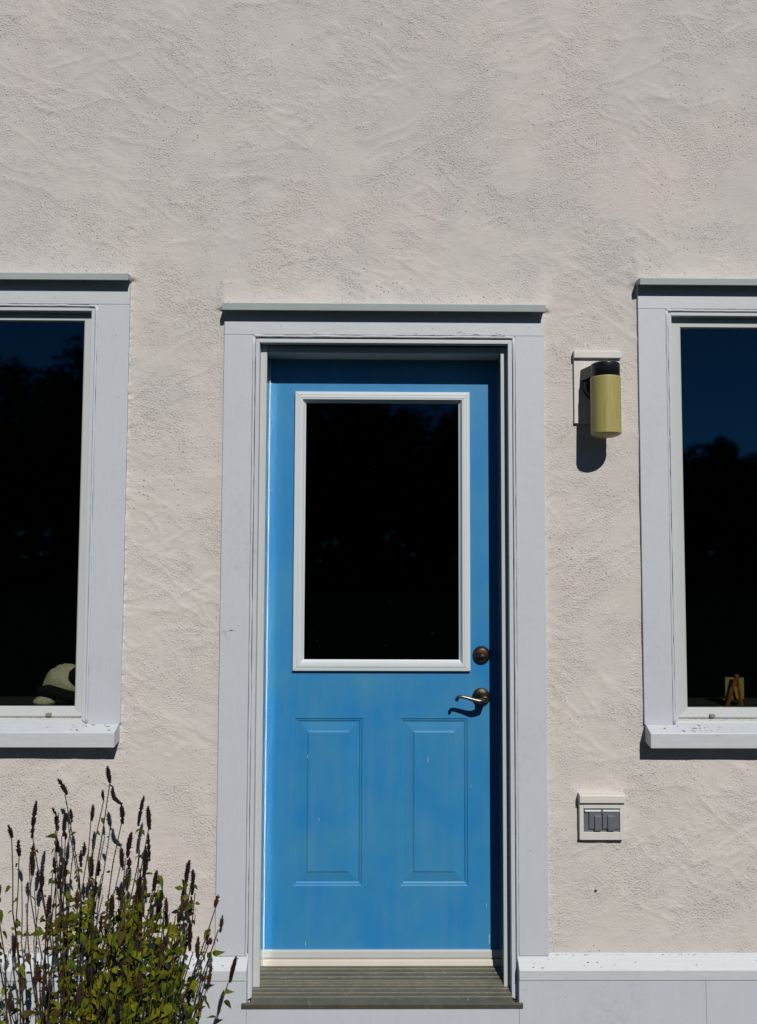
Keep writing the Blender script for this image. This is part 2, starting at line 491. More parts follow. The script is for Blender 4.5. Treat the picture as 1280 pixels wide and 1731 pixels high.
def build_stucco(parent):
    step = 0.0048
    def axis(lo, a, b, hi):
        return np.concatenate([np.arange(lo, a, 0.03), np.arange(a, b, step), np.arange(b, hi + 0.01, 0.03)])
    xs, zs = axis(-2.4, -1.36, 1.40, 2.4), axis(-1.30, -1.30, 1.98, 2.9)
    X, Z = np.meshgrid(xs, zs, indexing='ij')
    wx, wz = X + 0.05 * fbm(X, Z, 3, 5, 3), Z + 0.05 * fbm(X, Z, 3, 15, 3)
    y = 0.0038 * fbm(X, Z, 2.2, 21, 3) + 0.0014 * gnoise(X, Z, 9, 31)
    # sweeps of the trowel: long shallow strokes whose direction wanders over the wall
    for sd, ang, fq in ((201, 0.55, 11), (211, -0.45, 19), (221, 0.08, 8), (231, 1.1, 14)):
        ca, sa = math.cos(ang), math.sin(ang)
        u, w = wx * ca + wz * sa, -wx * sa + wz * ca
        mk = sstep(0.02, 0.30, fbm(X, Z, 1.9, sd + 5, 3))
        y = y - 0.0013 * mk * fbm(u * 0.22, w, fq, sd, 4, 0.66)
    # trowel ridges: thin raised lips on warped lines
    for sd, fr, ang, am in ((41, 5.0, 0.5, 0.0012), (45, 7.0, -0.6, 0.0011), (49, 4.0, 0.05, 0.0011), (53, 9.0, 0.9, 0.0008)):
        ca, sa = math.cos(ang), math.sin(ang)
        u, w = wx * ca + wz * sa, -wx * sa + wz * ca
        r = 1 - np.abs(fbm(u * 0.45, w * 1.5, fr, sd, 3)) * 5.0
        mask = sstep(0.06, 0.30, fbm(X, Z, 2.4, sd + 100, 3))
        y = y - 1.35 * am * np.clip(r, 0, 1)**2 * mask
    rough = sstep(-0.18, 0.26, fbm(X, Z, 3.6, 77, 4, 0.6))
    y = y - 0.0008 * rough * fbm(wx, wz, 50, 81, 3, 0.66)
    crumbs = np.clip(fbm(X, Z, 72, 91, 2) - 0.12, 0, 1)
    y = y - 0.0013 * crumbs * (0.12 + 0.88 * rough)
    # combed arcs from the trowel above the door and beside it
    for cx, cz, rr, wd in ((-0.35, 1.15, 0.35, 0.16), (0.20, 1.28, 0.42, 0.14), (-0.60, -0.92, 0.22, 0.14), (1.15, 1.02, 0.30, 0.15), (0.62, -0.45, 0.25, 0.13)):
        d = np.hypot(X - cx, (Z - cz) * 1.6)
        m_ = np.exp(-((d - rr) / wd)**2) * sstep(0.0, 0.25, fbm(X, Z, 4, int(cx * 100) + 300, 2))
        y = y - 0.00055 * m_ * np.sin(d * 2 * np.pi * 62 + 5 * fbm(X, Z, 9, 8, 2))
    # plaster swept out on to the drip caps and up to the casings
    for x0, x1, zt in CAPS:
        inx = sstep(x0 - 0.035, x0 + 0.004, X) * sstep(-x1 - 0.035, -x1 + 0.004, -X)
        y = y - 0.015 * np.exp(-np.clip(Z - zt, 0, 9) / 0.06) * inx * sstep(zt - 0.014, zt - 0.002, Z)
    for xe, sgn, z0, z1 in ((-0.488, -1, -1.3, 0.80), (0.566, 1, -1.3, 0.80), (-0.801, 1, -0.62, 0.9), (0.880, -1, -0.62, 0.9)):
        d = (X - xe) * sgn
        y = y - 0.0035 * np.exp(-np.clip(d, 0, 9) / 0.012) * (d > -0.03) * (d < 0.3) * (Z > z0) * (Z < z1)
    # ragged hollow where the plaster stops short of the left window casing
    d = X + 0.801
    y = y + 0.005 * np.exp(-(d / 0.006)**2) * sstep(-0.25, 0.30, gnoise(X * 0, Z, 17, 7) + 0.8 * gnoise(X * 0, Z, 70, 9)) * (Z > -0.6) * (Z < 0.9)
    for cx, cz, rr in ((0.728, 0.56, 0.12), (0.738, -0.83, 0.11)):
        e = np.maximum(np.abs(X - cx) / 0.10, np.abs(Z - cz) / (0.15 if cz > 0 else 0.095))
        y = y - 0.004 * np.exp(-np.clip(e - 0.75, 0, 9) / 0.22)
    Y = 0.012 + y
    nx, nz = len(xs), len(zs)
    idx = np.arange(nx * nz).reshape(nx, nz)
    cx, cz = (xs[:-1] + xs[1:]) / 2, (zs[:-1] + zs[1:]) / 2
    CX, CZ = np.meshgrid(cx, cz, indexing='ij')
    keep = np.ones_like(CX, bool)
    for h in (DOOR_HOLE, LW_HOLE, RW_HOLE):
        keep &= ~((CX > h[0]) & (CX < h[1]) & (CZ > h[2]) & (CZ < h[3]))
    q = np.stack([idx[:-1, :-1], idx[1:, :-1], idx[1:, 1:], idx[:-1, 1:]], -1)[keep]
    me = bpy.data.meshes.new('stucco')
    me.vertices.add(nx * nz)
    org = parent_origin(parent)
    co = np.stack([X - org[0], Y - org[1], Z + ZC - org[2]], -1).reshape(-1, 3).astype(np.float32)
    me.vertices.foreach_set('co', co.ravel())
    me.loops.add(q.size)
    me.loops.foreach_set('vertex_index', q.ravel().astype(np.int32))
    me.polygons.add(len(q))
    me.polygons.foreach_set('loop_start', (np.arange(len(q)) * 4).astype(np.int32))
    me.polygons.foreach_set('loop_total', np.full(len(q), 4, np.int32))
    me.polygons.foreach_set('use_smooth', np.ones(len(q), bool))
    me.update(calc_edges=True)
    me.validate()
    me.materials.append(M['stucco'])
    o = bpy.data.objects.new('stucco', me)
    COL.objects.link(o)
    o.parent = parent
    return o

# ------------------------------------------------------------------ setting: ground, woods, room
gm = MB()
gm.add([(-400, -400, -1.70), (400, -400, -1.70), (400, 400, -1.70), (-400, 400, -1.70)], [(0, 1, 2, 3)])
g = obj('ground', gm, M['grass'], kind='structure')

wm = MB()
tr = random.Random(4)
def tree(x, y, h):
    w = h * tr.uniform(0.28, 0.38)
    wm.tube([(x, y, -1.7), (x + tr.uniform(-.2, .2), y, -1.7 + h * .5), (x, y, -1.7 + h * .85)], [0.22, 0.14, 0.05], 6)
    lobes = [(x + tr.uniform(-.5, .5) * w, y + tr.uniform(-.5, .5) * w, -1.7 + h * tr.uniform(.35, .86), w * tr.uniform(.35, .6)) for _ in range(9)]
    lobes.append((x, y, -1.7 + h * .9, w * .28))
    for lx, ly, lz, r in lobes:
        for _ in range(150):
            d = Vector((tr.gauss(0, 1), tr.gauss(0, 1), tr.gauss(0, 1))).normalized() * r * tr.random()**0.35
            c = Vector((lx, ly, lz)) + d
            if c.z > -1.7 + h: c.z = -1.7 + h - tr.random() * .4
            a = Vector((tr.gauss(0, 1), tr.gauss(0, 1), tr.gauss(0, 1))).normalized() * tr.uniform(.12, .34)
            b = a.cross(Vector((tr.gauss(0, 1), tr.gauss(0, 1), tr.gauss(0, 1)))).normalized() * tr.uniform(.10, .26)
            wm.add([c - a, c - b, c + a, c + b], [(0, 1, 2, 3)])
x = -62.0
while x < 62:
    if x < -14: h = 14.6
    elif x < 0.5: h = 12.6
    elif x < 8: h = 10.6
    elif x < 17: h = 9.2
    else: h = 8.2
    tree(x + tr.uniform(-.6, .6), -44 + tr.uniform(-2, 4), h * tr.uniform(.86, 1.06))
    tree(x + tr.uniform(-.6, 1.6), -50 + tr.uniform(-2, 2), h * tr.uniform(.7, .98))
    for _ in range(260):
        c = Vector((x + tr.uniform(-2, 2), -43 + tr.uniform(-2, 2), -1.7 + tr.random()**1.2 * (7.2 if x < 9 else 5.0)))
        a = Vector((tr.gauss(0, 1), tr.gauss(0, 1), tr.gauss(0, 1))).normalized() * tr.uniform(.3, .6)
        b = a.cross(Vector((tr.gauss(0, 1), tr.gauss(0, 1), tr.gauss(0, 1)))).normalized() * tr.uniform(.3, .6)
        wm.add([c - a, c - b, c + a, c + b], [(0, 1, 2, 3)])
    x += tr.uniform(1.7, 2.9)
obj('woods', wm, M['tree'], kind='stuff')

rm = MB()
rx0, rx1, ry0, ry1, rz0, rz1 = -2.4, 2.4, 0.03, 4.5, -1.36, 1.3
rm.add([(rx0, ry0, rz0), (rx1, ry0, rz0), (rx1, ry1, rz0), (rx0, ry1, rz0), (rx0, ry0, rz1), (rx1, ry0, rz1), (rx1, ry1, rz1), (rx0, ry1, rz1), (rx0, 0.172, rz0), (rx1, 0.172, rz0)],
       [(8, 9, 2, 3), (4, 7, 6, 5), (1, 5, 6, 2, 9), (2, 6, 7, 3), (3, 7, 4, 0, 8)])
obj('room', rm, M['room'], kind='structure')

# ------------------------------------------------------------------ house wall
wall = thing('house_wall', 'pale rough stucco house wall above a painted board base', 'wall', (0, 0.02, -1.70))
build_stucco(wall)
WT = [(0.03, -1.250), (0.010, -1.2565), (-0.024, -1.2885), (-0.027, -1.291), (-0.027, -1.3215), (0.03, -1.3215)]
for x0, x1 in ((-2.4, -0.384), (0.4665, 2.4)):
    wt = MB().prof_x(x0, x1, WT)
    obj('water_table', wt, M['trim_flat'], wall, bevel=0.0015)
# painted boards below the water table; the middle one passes under the threshold
for x0, x1, z1 in ((-2.4, -0.384, -1.3245), (-0.3832, 0.4658, -1.4070), (0.4665, 1.0513, -1.3245), (1.0519, 2.4, -1.3245)):
    obj('skirt_board', MB().box(x0, x1, -0.0235, 0.028, -1.70, z1), M['trim'], wall, bevel=0.0008)
obj('board_backing', MB().box(-2.4, -0.45, 0.029, 0.036, -1.70, -1.22).box(0.52, 2.4, 0.029, 0.036, -1.70, -1.22), M['gap'], wall)

# ------------------------------------------------------------------ door frame
frame = thing('doorway', 'grey white wooden casing and threshold around the blue door', 'door frame', (0.039, 0.05, -1.70))
JL, JR = -0.3506, 0.4285
for x0, x1 in ((-0.488, -0.3945), (0.4715, 0.566)):
    obj('side_casing', MB().box(x0, x1, 0.0, 0.030, -1.2600, 0.7262), M['trim'], frame, bevel=0.0015)
obj('head_casing', MB().box(-0.488, 0.566, 0.0006, 0.030, 0.7270, 0.815), M['trim_flat'], frame, bevel=0.0015)
obj('drip_cap', MB().prof_x(-0.491, 0.567, [(0.03, 0.832), (-0.033, 0.8225), (-0.036, 0.8205), (-0.032, 0.7985), (-0.028, 0.798), (-0.028, 0.806), (0.0, 0.810), (0.03, 0.810)]), M['cap'], frame, bevel=0.001)
# caulk bead, then the back-band moulding with mitred corners
caulk = [(0.0, 0.0015), (0.003, 0.0005), (0.0065, 0.001), (0.0085, 0.004), (0.0085, 0.02), (0.0, 0.02)]
cr = (-0.3943, 0.4713, -1.385, 0.7268)
def wavy_bead(rect, off, depth, seed):
    rr = random.Random(seed); mb = MB()
    x0, x1, z0, z1 = rect
    for a, b in (((x0 + off, z0), (x0 + off, z1 - off)), ((x1 - off, z0), (x1 - off, z1 - off)), ((x0 + off * .5, z1 - off), (x1 - off * .5, z1 - off))):
        n = 70
        pts, rad, w = [], [], 0.0
        for i in range(n + 1):
            f = i / n
            w = w * 0.75 + rr.uniform(-.0006, .0006)
            if a[0] == b[0]: pts.append((a[0] + w, depth + 0.004, a[1] + (b[1] - a[1]) * f))
            else: pts.append((a[0] + (b[0] - a[0]) * f, depth + 0.004, a[1] + w))
            rad.append(0.0042 + 0.5 * w + rr.uniform(-.0003, .0005) + (0.0016 if f < .02 or f > .97 else 0))
        mb.tube(pts, rad, 8)
    return mb
cb = wavy_bead(cr, 0.0042, 0.0, 3)
obj('caulk_bead', cb, M['trim_flat'], frame, smooth=True)
bm_rect = (-0.3845, 0.4615, -1.40, 0.7145)
bm_prof = [(0.0, 0.006), (0.0008, 0.0035), (0.0035, 0.003), (0.0128, 0.003), (0.0135, 0.0045), (0.0135, 0.03), (0.0, 0.03)]
for s in 'LRT':
    b_ = MB().rail(s, bm_rect, bm_prof, cut=0.0005)
    b_.v = [(x_, y_, max(z_, -1.392)) for x_, y_, z_ in b_.v]
    obj('moulding', b_, M['trim'], frame)
obj('moulding_shadow_gap', MB().box(-0.3945, -0.384, 0.012, 0.03, -1.38, 0.727).box(0.461, 0.4715, 0.012, 0.03, -1.38, 0.727).box(-0.3945, 0.4715, 0.012, 0.03, 0.7152, 0.7268), M['gap'], frame)
# stepped front edge of the jamb, then its inner face running back to the leaf
for s, x0, x1 in (('l', -0.400, JL), ('r', JR, 0.478)):
    obj('jamb_edge', MB().box(x0, x1, 0.032, 0.045, -1.392, 0.700), M['white'], frame, bevel=0.0008)
    obj('side_jamb', MB().box(x0 + (0 if s == 'l' else 0.0006), x1 - (0.0006 if s == 'l' else 0), 0.0455, 0.19, -1.38, 0.705), M['jamb'], frame)
obj('head_jamb', MB().box(JL, JR, 0.037, 0.19, 0.677, 0.700).box(-0.44, 0.52, 0.0305, 0.19, 0.706, 0.74), M['soffit'], frame, bevel=0.0006)
obj('door_stop', MB().box(JL - 0.001, JL + 0.0012, 0.117, 0.1245, -1.33, 0.676), M['stop'], frame)
ch = MB(); cr_ = random.Random(12)
def chip(x, z, w, h, y=-0.0004):
    n = 7
    ring = [(x + w * math.cos(6.283 * k / n) * cr_.uniform(.5, 1.1), y, z + h * math.sin(6.283 * k / n) * cr_.uniform(.5, 1.1)) for k in range(n)]
    ch.add(ring + [(a, y + .003, b) for a, _, b in ring], [tuple(range(n))] + [(k, (k + 1) % n, n + (k + 1) % n, n + k) for k in range(n)])
for _ in range(26):
    chip(cr_.choice([cr_.uniform(-0.39, 0.47), cr_.uniform(0.25, 0.47)]), 0.7285 + cr_.random()**2 * .012, cr_.uniform(.002, .010), cr_.uniform(.0006, .0018))
for px, pz in ((-0.47, 0.60), (-0.43, 0.52), (-0.45, -0.20), (-0.42, -0.75), (0.50, 0.67), (0.53, 0.30), (0.51, -0.10), (0.545, -0.55), (0.52, 0.755), (-0.3, 0.757), (0.2, 0.752)):
    chip(px, pz, .0026, .0024)
sm = MB()
for x_, z_, w_, h_, a_ in ((-0.462, -0.243, .020, .0035, 0.15), (-0.474, -0.250, .011, .0045, -0.3), (-0.466, -0.262, .003, .012, 0.25), (-0.446, -0.241, .013, .0022, -0.1)):
    pts = []
    for k in range(10):
        t = 6.283 * k / 10
        u, v = w_ * math.cos(t) * cr_.uniform(.6, 1.1), h_ * math.sin(t) * cr_.uniform(.5, 1.1)
        pts.append((x_ + u * math.cos(a_) - v * math.sin(a_), -0.0003, z_ + u * math.sin(a_) + v * math.cos(a_)))
    sm.add(pts, [tuple(range(10))])
M['smudge'] = paint('smudge', (0.40, 0.415, 0.44), (0.49, 0.52, 0.57), rough=0.6, var=1.0)
obj('smudge', sm, M['smudge'], frame, kind='stuff')
obj('paint_chip', ch, M['dust'], frame, kind='stuff')
# ribbed metal threshold
prof = [(0.16, -1.70 + 0.31), (0.16, -1.3285), (0.1125, -1.3285), (0.1105, -1.3300)]
obj('riser_strip', MB().prof_x(-0.372, 0.452, [(0.16, -1.40), (0.16, -1.3285), (0.1135, -1.3285), (0.111, -1.3300), (0.108, -1.3445), (0.108, -1.40)]), M['cream'], frame, bevel=0.0008)
ya, za, yb, zb = 0.1075, -1.3455, -0.0235, -1.3885
def onslope(t, up): return (ya + (yb - ya) * t, za + (zb - za) * t + up)
top = [onslope(0.0, 0.0)]
NOSE = [(-0.0268, -1.3905), (-0.0275, -1.3930), (-0.0268, -1.4055), (-0.0225, -1.4062)]
top += [onslope(0.97, 0.0)] + NOSE + [(0.1075, -1.4062)]
inner = [p for p in top]
th = MB().prof_x(-0.3705, 0.4480, top)
nose = [(-0.0225, -1.3880)] + NOSE
th.prof_x(-0.3985, -0.3703, nose).prof_x(0.4478, 0.478, nose)
tread = obj('threshold', th, M['threshold'], frame)
M['rib'] = metal('worn_rib', (0.40, 0.36, 0.26), 0.40, (0.31, 0.285, 0.21), met=0.6)
for t in (0.09, 0.20, 0.315, 0.425, 0.480, 0.545, 0.640, 0.745, 0.855):
    a, b_, c, d = onslope(t - 0.0095, -0.001), onslope(t - 0.006, 0.0019), onslope(t + 0.005, 0.0019), onslope(t + 0.0085, -0.001)
    obj('rib', MB().prof_x(-0.3703, 0.4478, [a, b_, c, d]), M['rib'], tread)

# ------------------------------------------------------------------ door
door = thing('door', 'bright blue panelled entrance door with a large dark glass pane', 'door', (0.039, 0.14, -1.33))
LF = 0.125
LITE = (-0.2645, 0.3352, -0.3880, 0.5625)
PAN = [(-0.2564, -0.0273, -1.0970, -0.5455), (0.0993, 0.3266, -1.0970, -0.5455)]
def sheet_with_holes(xs, zs, holes, y):
    mb = MB()
    for i in range(len(xs) - 1):
        for j in range(len(zs) - 1):
            cx, cz = (xs[i] + xs[i + 1]) / 2, (zs[j] + zs[j + 1]) / 2
            if any(h[0] < cx < h[1] and h[2] < cz < h[3] for h in holes):
                continue
            mb.add([(xs[i], y, zs[j]), (xs[i + 1], y, zs[j]), (xs[i + 1], y, zs[j + 1]), (xs[i], y, zs[j + 1])], [(0, 1, 2, 3)])
    return mb
hl = (LITE[0] + 0.012, LITE[1] - 0.012, LITE[2] + 0.012, LITE[3] - 0.012)
xs = sorted({JL - 0.012, JR + 0.012, hl[0], hl[1], PAN[0][0], PAN[0][1], PAN[1][0], PAN[1][1]})
zs = sorted({-1.3005, 0.690, hl[2], hl[3], PAN[0][2], PAN[0][3]})
lf = sheet_with_holes(xs, zs, [hl] + PAN, LF)
x0, x1, z0, z1 = xs[0], xs[-1], zs[0], zs[-1]
lf.add([(x0, LF, z0), (x1, LF, z0), (x1, LF, z1), (x0, LF, z1), (x0, .169, z0), (x1, .169, z0), (x1, .169, z1), (x0, .169, z1)],
       [(0, 1, 5, 4), (1, 2, 6, 5), (2, 3, 7, 6), (3, 0, 4, 7)])
for h in (hl,):
    a, b_, c, d = h
    lf.add([(a, LF, c), (b_, LF, c), (b_, LF, d), (a, LF, d), (a, .169, c), (b_, .169, c), (b_, .169, d), (a, .169, d)],
           [(0, 4, 5, 1), (1, 5, 6, 2), (2, 6, 7, 3), (3, 7, 4, 0)])
bk = sheet_with_holes(sorted({x0, x1, hl[0], hl[1]}), sorted({z0, z1, hl[2], hl[3]}), [hl], .169)
lf.add(bk.v, bk.f)
obj('leaf_slab', lf, M['door'], door)
def ring_surface(rect, prof, y_field):
    """pressed panel: nested rectangles joined, then the flat field"""
    mb = MB()
    x0, x1, z0, z1 = rect
    rings = [[(x0 + i, y, z0 + i), (x1 - i, y, z0 + i), (x1 - i, y, z1 - i), (x0 + i, y, z1 - i)] for i, y in prof]
    vs = [p for r in rings for p in r]
    fs = []
    for k in range(len(rings) - 1):
        for e in range(4):
            a, b = k * 4 + e, k * 4 + (e + 1) % 4
            fs.append((a, b, b + 4, a + 4))
    fs.append(tuple(range((len(rings) - 1) * 4, len(rings) * 4)))
    mb.add(vs, fs)
    return mb
for r in PAN:
    obj('panel', ring_surface(r, [(0, LF), (0.0012, LF + 0.0004), (0.0040, LF + 0.0032), (0.0070, LF + 0.0034), (0.0085, LF + 0.0036), (0.0120, LF + 0.0066), (0.0138, LF + 0.0067),
                                  (0.0415, LF + 0.0036), (0.0440, LF + 0.0030), (0.0470, LF + 0.0006), (0.0485, LF + 0.0003)], LF), M['door'], door)
sw = MB().prof_x(JL + 0.0005, JR + 0.012, [(0.1185, -1.3012), (0.1165, -1.3030), (0.1165, -1.3235), (0.1185, -1.3262), (0.160, -1.3262), (0.160, -1.3012)])
obj('door_sweep', sw, M['white'], door, bevel=0.0006)
# lite frame: stepped, mitred
lite_prof = [(0.0, LF + 0.001), (0.0, LF - 0.010), (0.0020, LF - 0.0125), (0.0115, LF - 0.0135), (0.0125, LF - 0.0120), (0.0135, LF - 0.0120), (0.0145, LF - 0.0145),
             (0.0205, LF - 0.0150), (0.0213, LF - 0.0135), (0.0222, LF - 0.0140), (0.0270, LF - 0.0135), (0.0280, LF - 0.0115), (0.0280, LF + 0.012), (0.010, LF + 0.012), (0.010, LF + 0.001)]
bead_prof = [(0.0275, LF - 0.007), (0.0295, LF - 0.0075), (0.0330, LF - 0.0020), (0.0375, LF + 0.0015), (0.0375, LF + 0.010), (0.0275, LF + 0.010)]
bd = MB()
for s in 'LRTB': bd.rail(s, LITE, bead_prof)
lframe = obj('lite_frame', bd, M['lite'], door, label='white frame around the glass of the door')
for s in 'LRTB':
    obj('frame_rail', MB().rail(s, LITE, lite_prof, cut=0.0003), M['lite'], lframe)
obj('glass_pane', MB().box(LITE[0] + 0.03, LITE[1] - 0.03, LF + 0.0035, LF + 0.008, LITE[2] + 0.03, LITE[3] - 0.03), M['door_glass'], door)
# dust and dried drips on the door glass
du = MB(); r2 = random.Random(9)
spots = [(0.03, 0.10), (0.12, 0.18), (0.10, 0.19), (0.22, 0.15), (0.30, 0.06), (0.52, 0.95), (0.55, 0.78), (0.10, 0.62), (0.31, 0.55), (0.80, 0.17), (0.62, 0.63), (0.08, 0.93), (0.09, 0.87), (0.83, 0.9), (0.3, 0.22), (0.20, 0.3), (0.45, 0.25)]
for fx, fz in spots:
    px, pz = LITE[0] + .04 + fx * .52, LITE[3] - .04 - fz * .87
    w_, h_ = r2.uniform(.0005, .0010), r2.uniform(.0008, .0025)
    du.box(px, px + w_, LF + 0.0028, LF + 0.0033, pz - h_, pz)
M['dim_dust'] = paint('dim_dust', (0.16, 0.16, 0.155), rough=0.9)
obj('glass_specks', du, M['dim_dust'], door, kind='stuff')
sc_ = MB()
for px, pz, w_, h_ in ((0.395, -1.268, .0016, .030), (0.387, -1.158, .0009, .011), (0.192, -0.683, .0011, .017), (-0.213, -0.675, .0010, .008), (-0.172, -0.88, .0010, .006), (-0.214, -1.282, .0011, .013), (0.336, -0.77, .0008, .006)):
    sc_.box(px, px + w_, LF - 0.0004, LF + 0.004, pz - h_ / 2, pz + h_ / 2)
obj('paint_scratch', sc_, M['scuff'], door, kind='stuff')

# deadbolt
db = obj('deadbolt', MB().lathe((0.3738, LF, -0.3332), 'y', [(0.0298, 0.0), (0.0298, -0.004), (0.0280, -0.008), (0.0225, -0.0145), (0.0205, -0.0160), (0.0200, -0.0150), (0.0185, -0.0155), (0.0180, -0.0170), (0.0, -0.0174)], 40), M['bronze'], door, smooth=True, angle=1)
obj('key_cylinder', MB().lathe((0.3752, LF - 0.0165, -0.3385), 'y', [(0.0078, 0.0), (0.0076, -0.0026), (0.0066, -0.0032), (0.0, -0.0033)], 24), M['bronze'], db, smooth=True)
obj('keyhole', MB().box(0.3744, 0.3760, LF - 0.0205, LF - 0.0190, -0.3425, -0.3345), M['keyhole'], db)
# lever handle
hd = obj('door_handle', MB().lathe((0.3725, LF, -0.4742), 'y', [(0.0305, 0.0), (0.0305, -0.003), (0.0295, -0.0055), (0.0240, -0.0090), (0.0170, -0.0130), (0.0135, -0.0180), (0.0125, -0.026), (0.0115, -0.036), (0.0, -0.036)], 40), M['bronze'], door, smooth=True, angle=1)
lv = [(0.3778, LF - 0.030, -0.4745), (0.3770, LF - 0.046, -0.4752), (0.3700, LF - 0.056, -0.4775), (0.3567, LF - 0.060, -0.4780), (0.3389, LF - 0.061, -0.4732), (0.3211, LF - 0.061, -0.4677), (0.3046, LF - 0.061, -0.4634), (0.2941, LF - 0.060, -0.4626), (0.2868, LF - 0.059, -0.4656), (0.2835, LF - 0.058, -0.4715), (0.2826, LF - 0.057, -0.4775)]
obj('lever', MB().tube(lv, [0.0100, 0.0108, 0.0105, 0.0086, 0.0068, 0.0058, 0.0053, 0.0052, 0.0054, 0.0058, 0.0054], 12), M['lever'], hd, smooth=True)
obj('lever_boss', MB().lathe((0.3778, LF - 0.044, -0.4742), 'y', [(0.0118, 0.012), (0.0120, -0.010), (0.0112, -0.0145), (0.0086, -0.0150), (0.0080, -0.0140), (0.0, -0.0140)], 28), M['lever'], hd, smooth=True, angle=1)
obj('keyhole', MB().box(0.3771, 0.3785, LF - 0.0592, LF - 0.0580, -0.4785, -0.4705), M['keyhole'], hd)

# ------------------------------------------------------------------ windows
def window(name, label, left, xe):
    """left: the window lies to the left of the door (xe is its right casing edge), else to the right"""
    s = 1 if left else -1
    t = thing(name, label, 'window', (xe - s * 0.475, 0.05, -0.60), 'white framed windows either side of the door')
    dz = 0.0 if left else -0.0035
    W = 0.95
    def X(d): return xe - s * d                 # d = distance inwards from the casing edge next to the door
    def bx(d0, d1, *a):
        p, q = sorted((X(d0), X(d1)))
        return MB().box(p, q, *a)
    x0, x1 = sorted((X(0), X(W)))
    cw = 0.1045 if left else 0.0915
    for d0, d1 in ((0, cw), (W - cw, W)):
        obj('side_casing', bx(d0, d1, 0.0, 0.030, -0.5385, 0.8245 + dz), M['trim'], t, bevel=0.0015)
    obj('head_casing', MB().box(x0, x1, 0.0005, 0.030, 0.8252 + dz, 0.905 + dz), M['trim_flat'], t, bevel=0.0015)
    obj('drip_cap', MB().prof_x(x0 - 0.003, x1 + 0.003, [(0.03, 0.925 + dz), (-0.031, 0.9180 + dz), (-0.034, 0.9165 + dz), (-0.031, 0.8955 + dz), (-0.027, 0.895 + dz), (-0.027, 0.902 + dz), (0.03, 0.906 + dz)]), M['cap'], t, bevel=0.001)
    # sloping sill board, its underside rising to the wall
    zs_ = -0.5385
    obj('sill', MB().prof_x(x0 + 0.0035, x1 - 0.0035, [(0.03, zs_ + 0.004), (0.0, zs_), (-0.042, zs_ - 0.0170), (-0.0445, zs_ - 0.0195), (-0.0440, zs_ - 0.0650), (0.03, zs_ - 0.053)]), M['trim_flat'], t, bevel=0.0015)
    fr = (X(cw) if s < 0 else X(W - cw), X(cw) if s > 0 else X(W - cw), zs_ + 0.001, 0.8245 + dz)
    ck = wavy_bead(fr, 0.0042, 0.0, 5 + int(left))
    obj('caulk_bead', ck, M['trim_flat'], t, smooth=True)
    f2 = (fr[0] + 0.0092, fr[1] - 0.0092, zs_ + 0.0015, fr[3] - 0.0092)
    obj('moulding_shadow_gap', MB().box(fr[0] - .002, fr[0] + 0.012, 0.012, 0.031, fr[2], fr[3]).box(fr[1] - 0.012, fr[1] + .002, 0.012, 0.031, fr[2], fr[3]).box(fr[0], fr[1], 0.012, 0.031, fr[3] - 0.012, fr[3] + .002), M['gap'], t)
    fp = [(0.0, 0.006), (0.001, 0.004), (0.0110, 0.004), (0.0120, 0.006), (0.0120, 0.05), (0.0, 0.05)]
    for k in 'LRT':
        obj('frame', MB().rail(k, f2, fp, cut=0.0004), M['trim'], t)
    f3 = (f2[0] + 0.0122, f2[1] - 0.0122, zs_ + 0.0015, f2[3] - 0.0122)
    # frame bottom with a grimy step, then the sash
    obj('frame_sill', MB().prof_x(f2[0] + .001, f2[1] - .001, [(0.05, -0.5235), (0.020, -0.5250), (0.0185, -0.5262), (0.012, -0.5290), (0.010, -0.5300), (0.008, -0.5365), (0.008, -0.5395), (0.05, -0.5395)]), M['white'], t, bevel=0.0004)
    sp = [(0.0, 0.028), (0.002, 0.0265), (0.020, 0.0265), (0.0245, 0.0300), (0.0262, 0.0330), (0.0262, 0.052), (0.0, 0.052)]
    sx = 0.0115
    srect = (f3[0] - 0.002, f3[1] + 0.002, -0.5232, f3[3] + 0.001)
    spb = [(0.0, 0.0265), (0.002, 0.024), (0.0045, 0.0235), (0.030, 0.029), (0.0330, 0.033), (0.0330, 0.052), (0.0, 0.052)]
    if left:
        sp = [(0.0, 0.028), (0.002, 0.0265), (0.0300, 0.0265), (0.0335, 0.0300), (0.0350, 0.0330), (0.0350, 0.052), (0.0, 0.052)]
    else:
        sp = [(0.0, 0.028), (0.002, 0.0265), (0.0370, 0.0265), (0.0405, 0.0300), (0.0420, 0.0330), (0.0420, 0.052), (0.0, 0.052)]
    spt = [(i * 0.86, y) for i, y in sp]
    def rail4(side):
        # bottom rail has its own height; the mitres still meet in the corner
        mb = MB()
        x0_, x1_, z0_, z1_ = srect
        si, ti, bi = sp[-2][0], spt[-2][0], spb[-2][0]
        pr = {'L': sp, 'R': sp, 'T': spt, 'B': spb}[side]
        e0, e1 = [], []
        for i, y in pr:
            f = i / pr[-2][0]
            if side in 'LR':
                xx = x0_ + i if side == 'L' else x1_ - i
                e0.append((xx, y, z0_ + f * bi)); e1.append((xx, y, z1_ - f * ti))
            else:
                zz = z1_ - i if side == 'T' else z0_ + i
                e0.append((x0_ + f * si + .0003, y, zz)); e1.append((x1_ - f * si - .0003, y, zz))
        n = len(pr)
        mb.add(e0 + e1, [(i, (i + 1) % n, n + (i + 1) % n, n + i) for i in range(n)] + [tuple(range(n))[::-1], tuple(range(n, 2 * n))])
        return mb
    for k in 'LRTB':
        obj('sash_rail', rail4(k), M['white'], t)
    gi = sp[-2][0]
    gx = (srect[0] + gi - .004, srect[1] - gi + .004, srect[2] + spb[-2][0] - .004, srect[3] - spt[-2][0] + .004)
    obj('glass_pane', MB().box(gx[0], gx[1], 0.038, 0.042, gx[2], gx[3]), M['glass'], t)
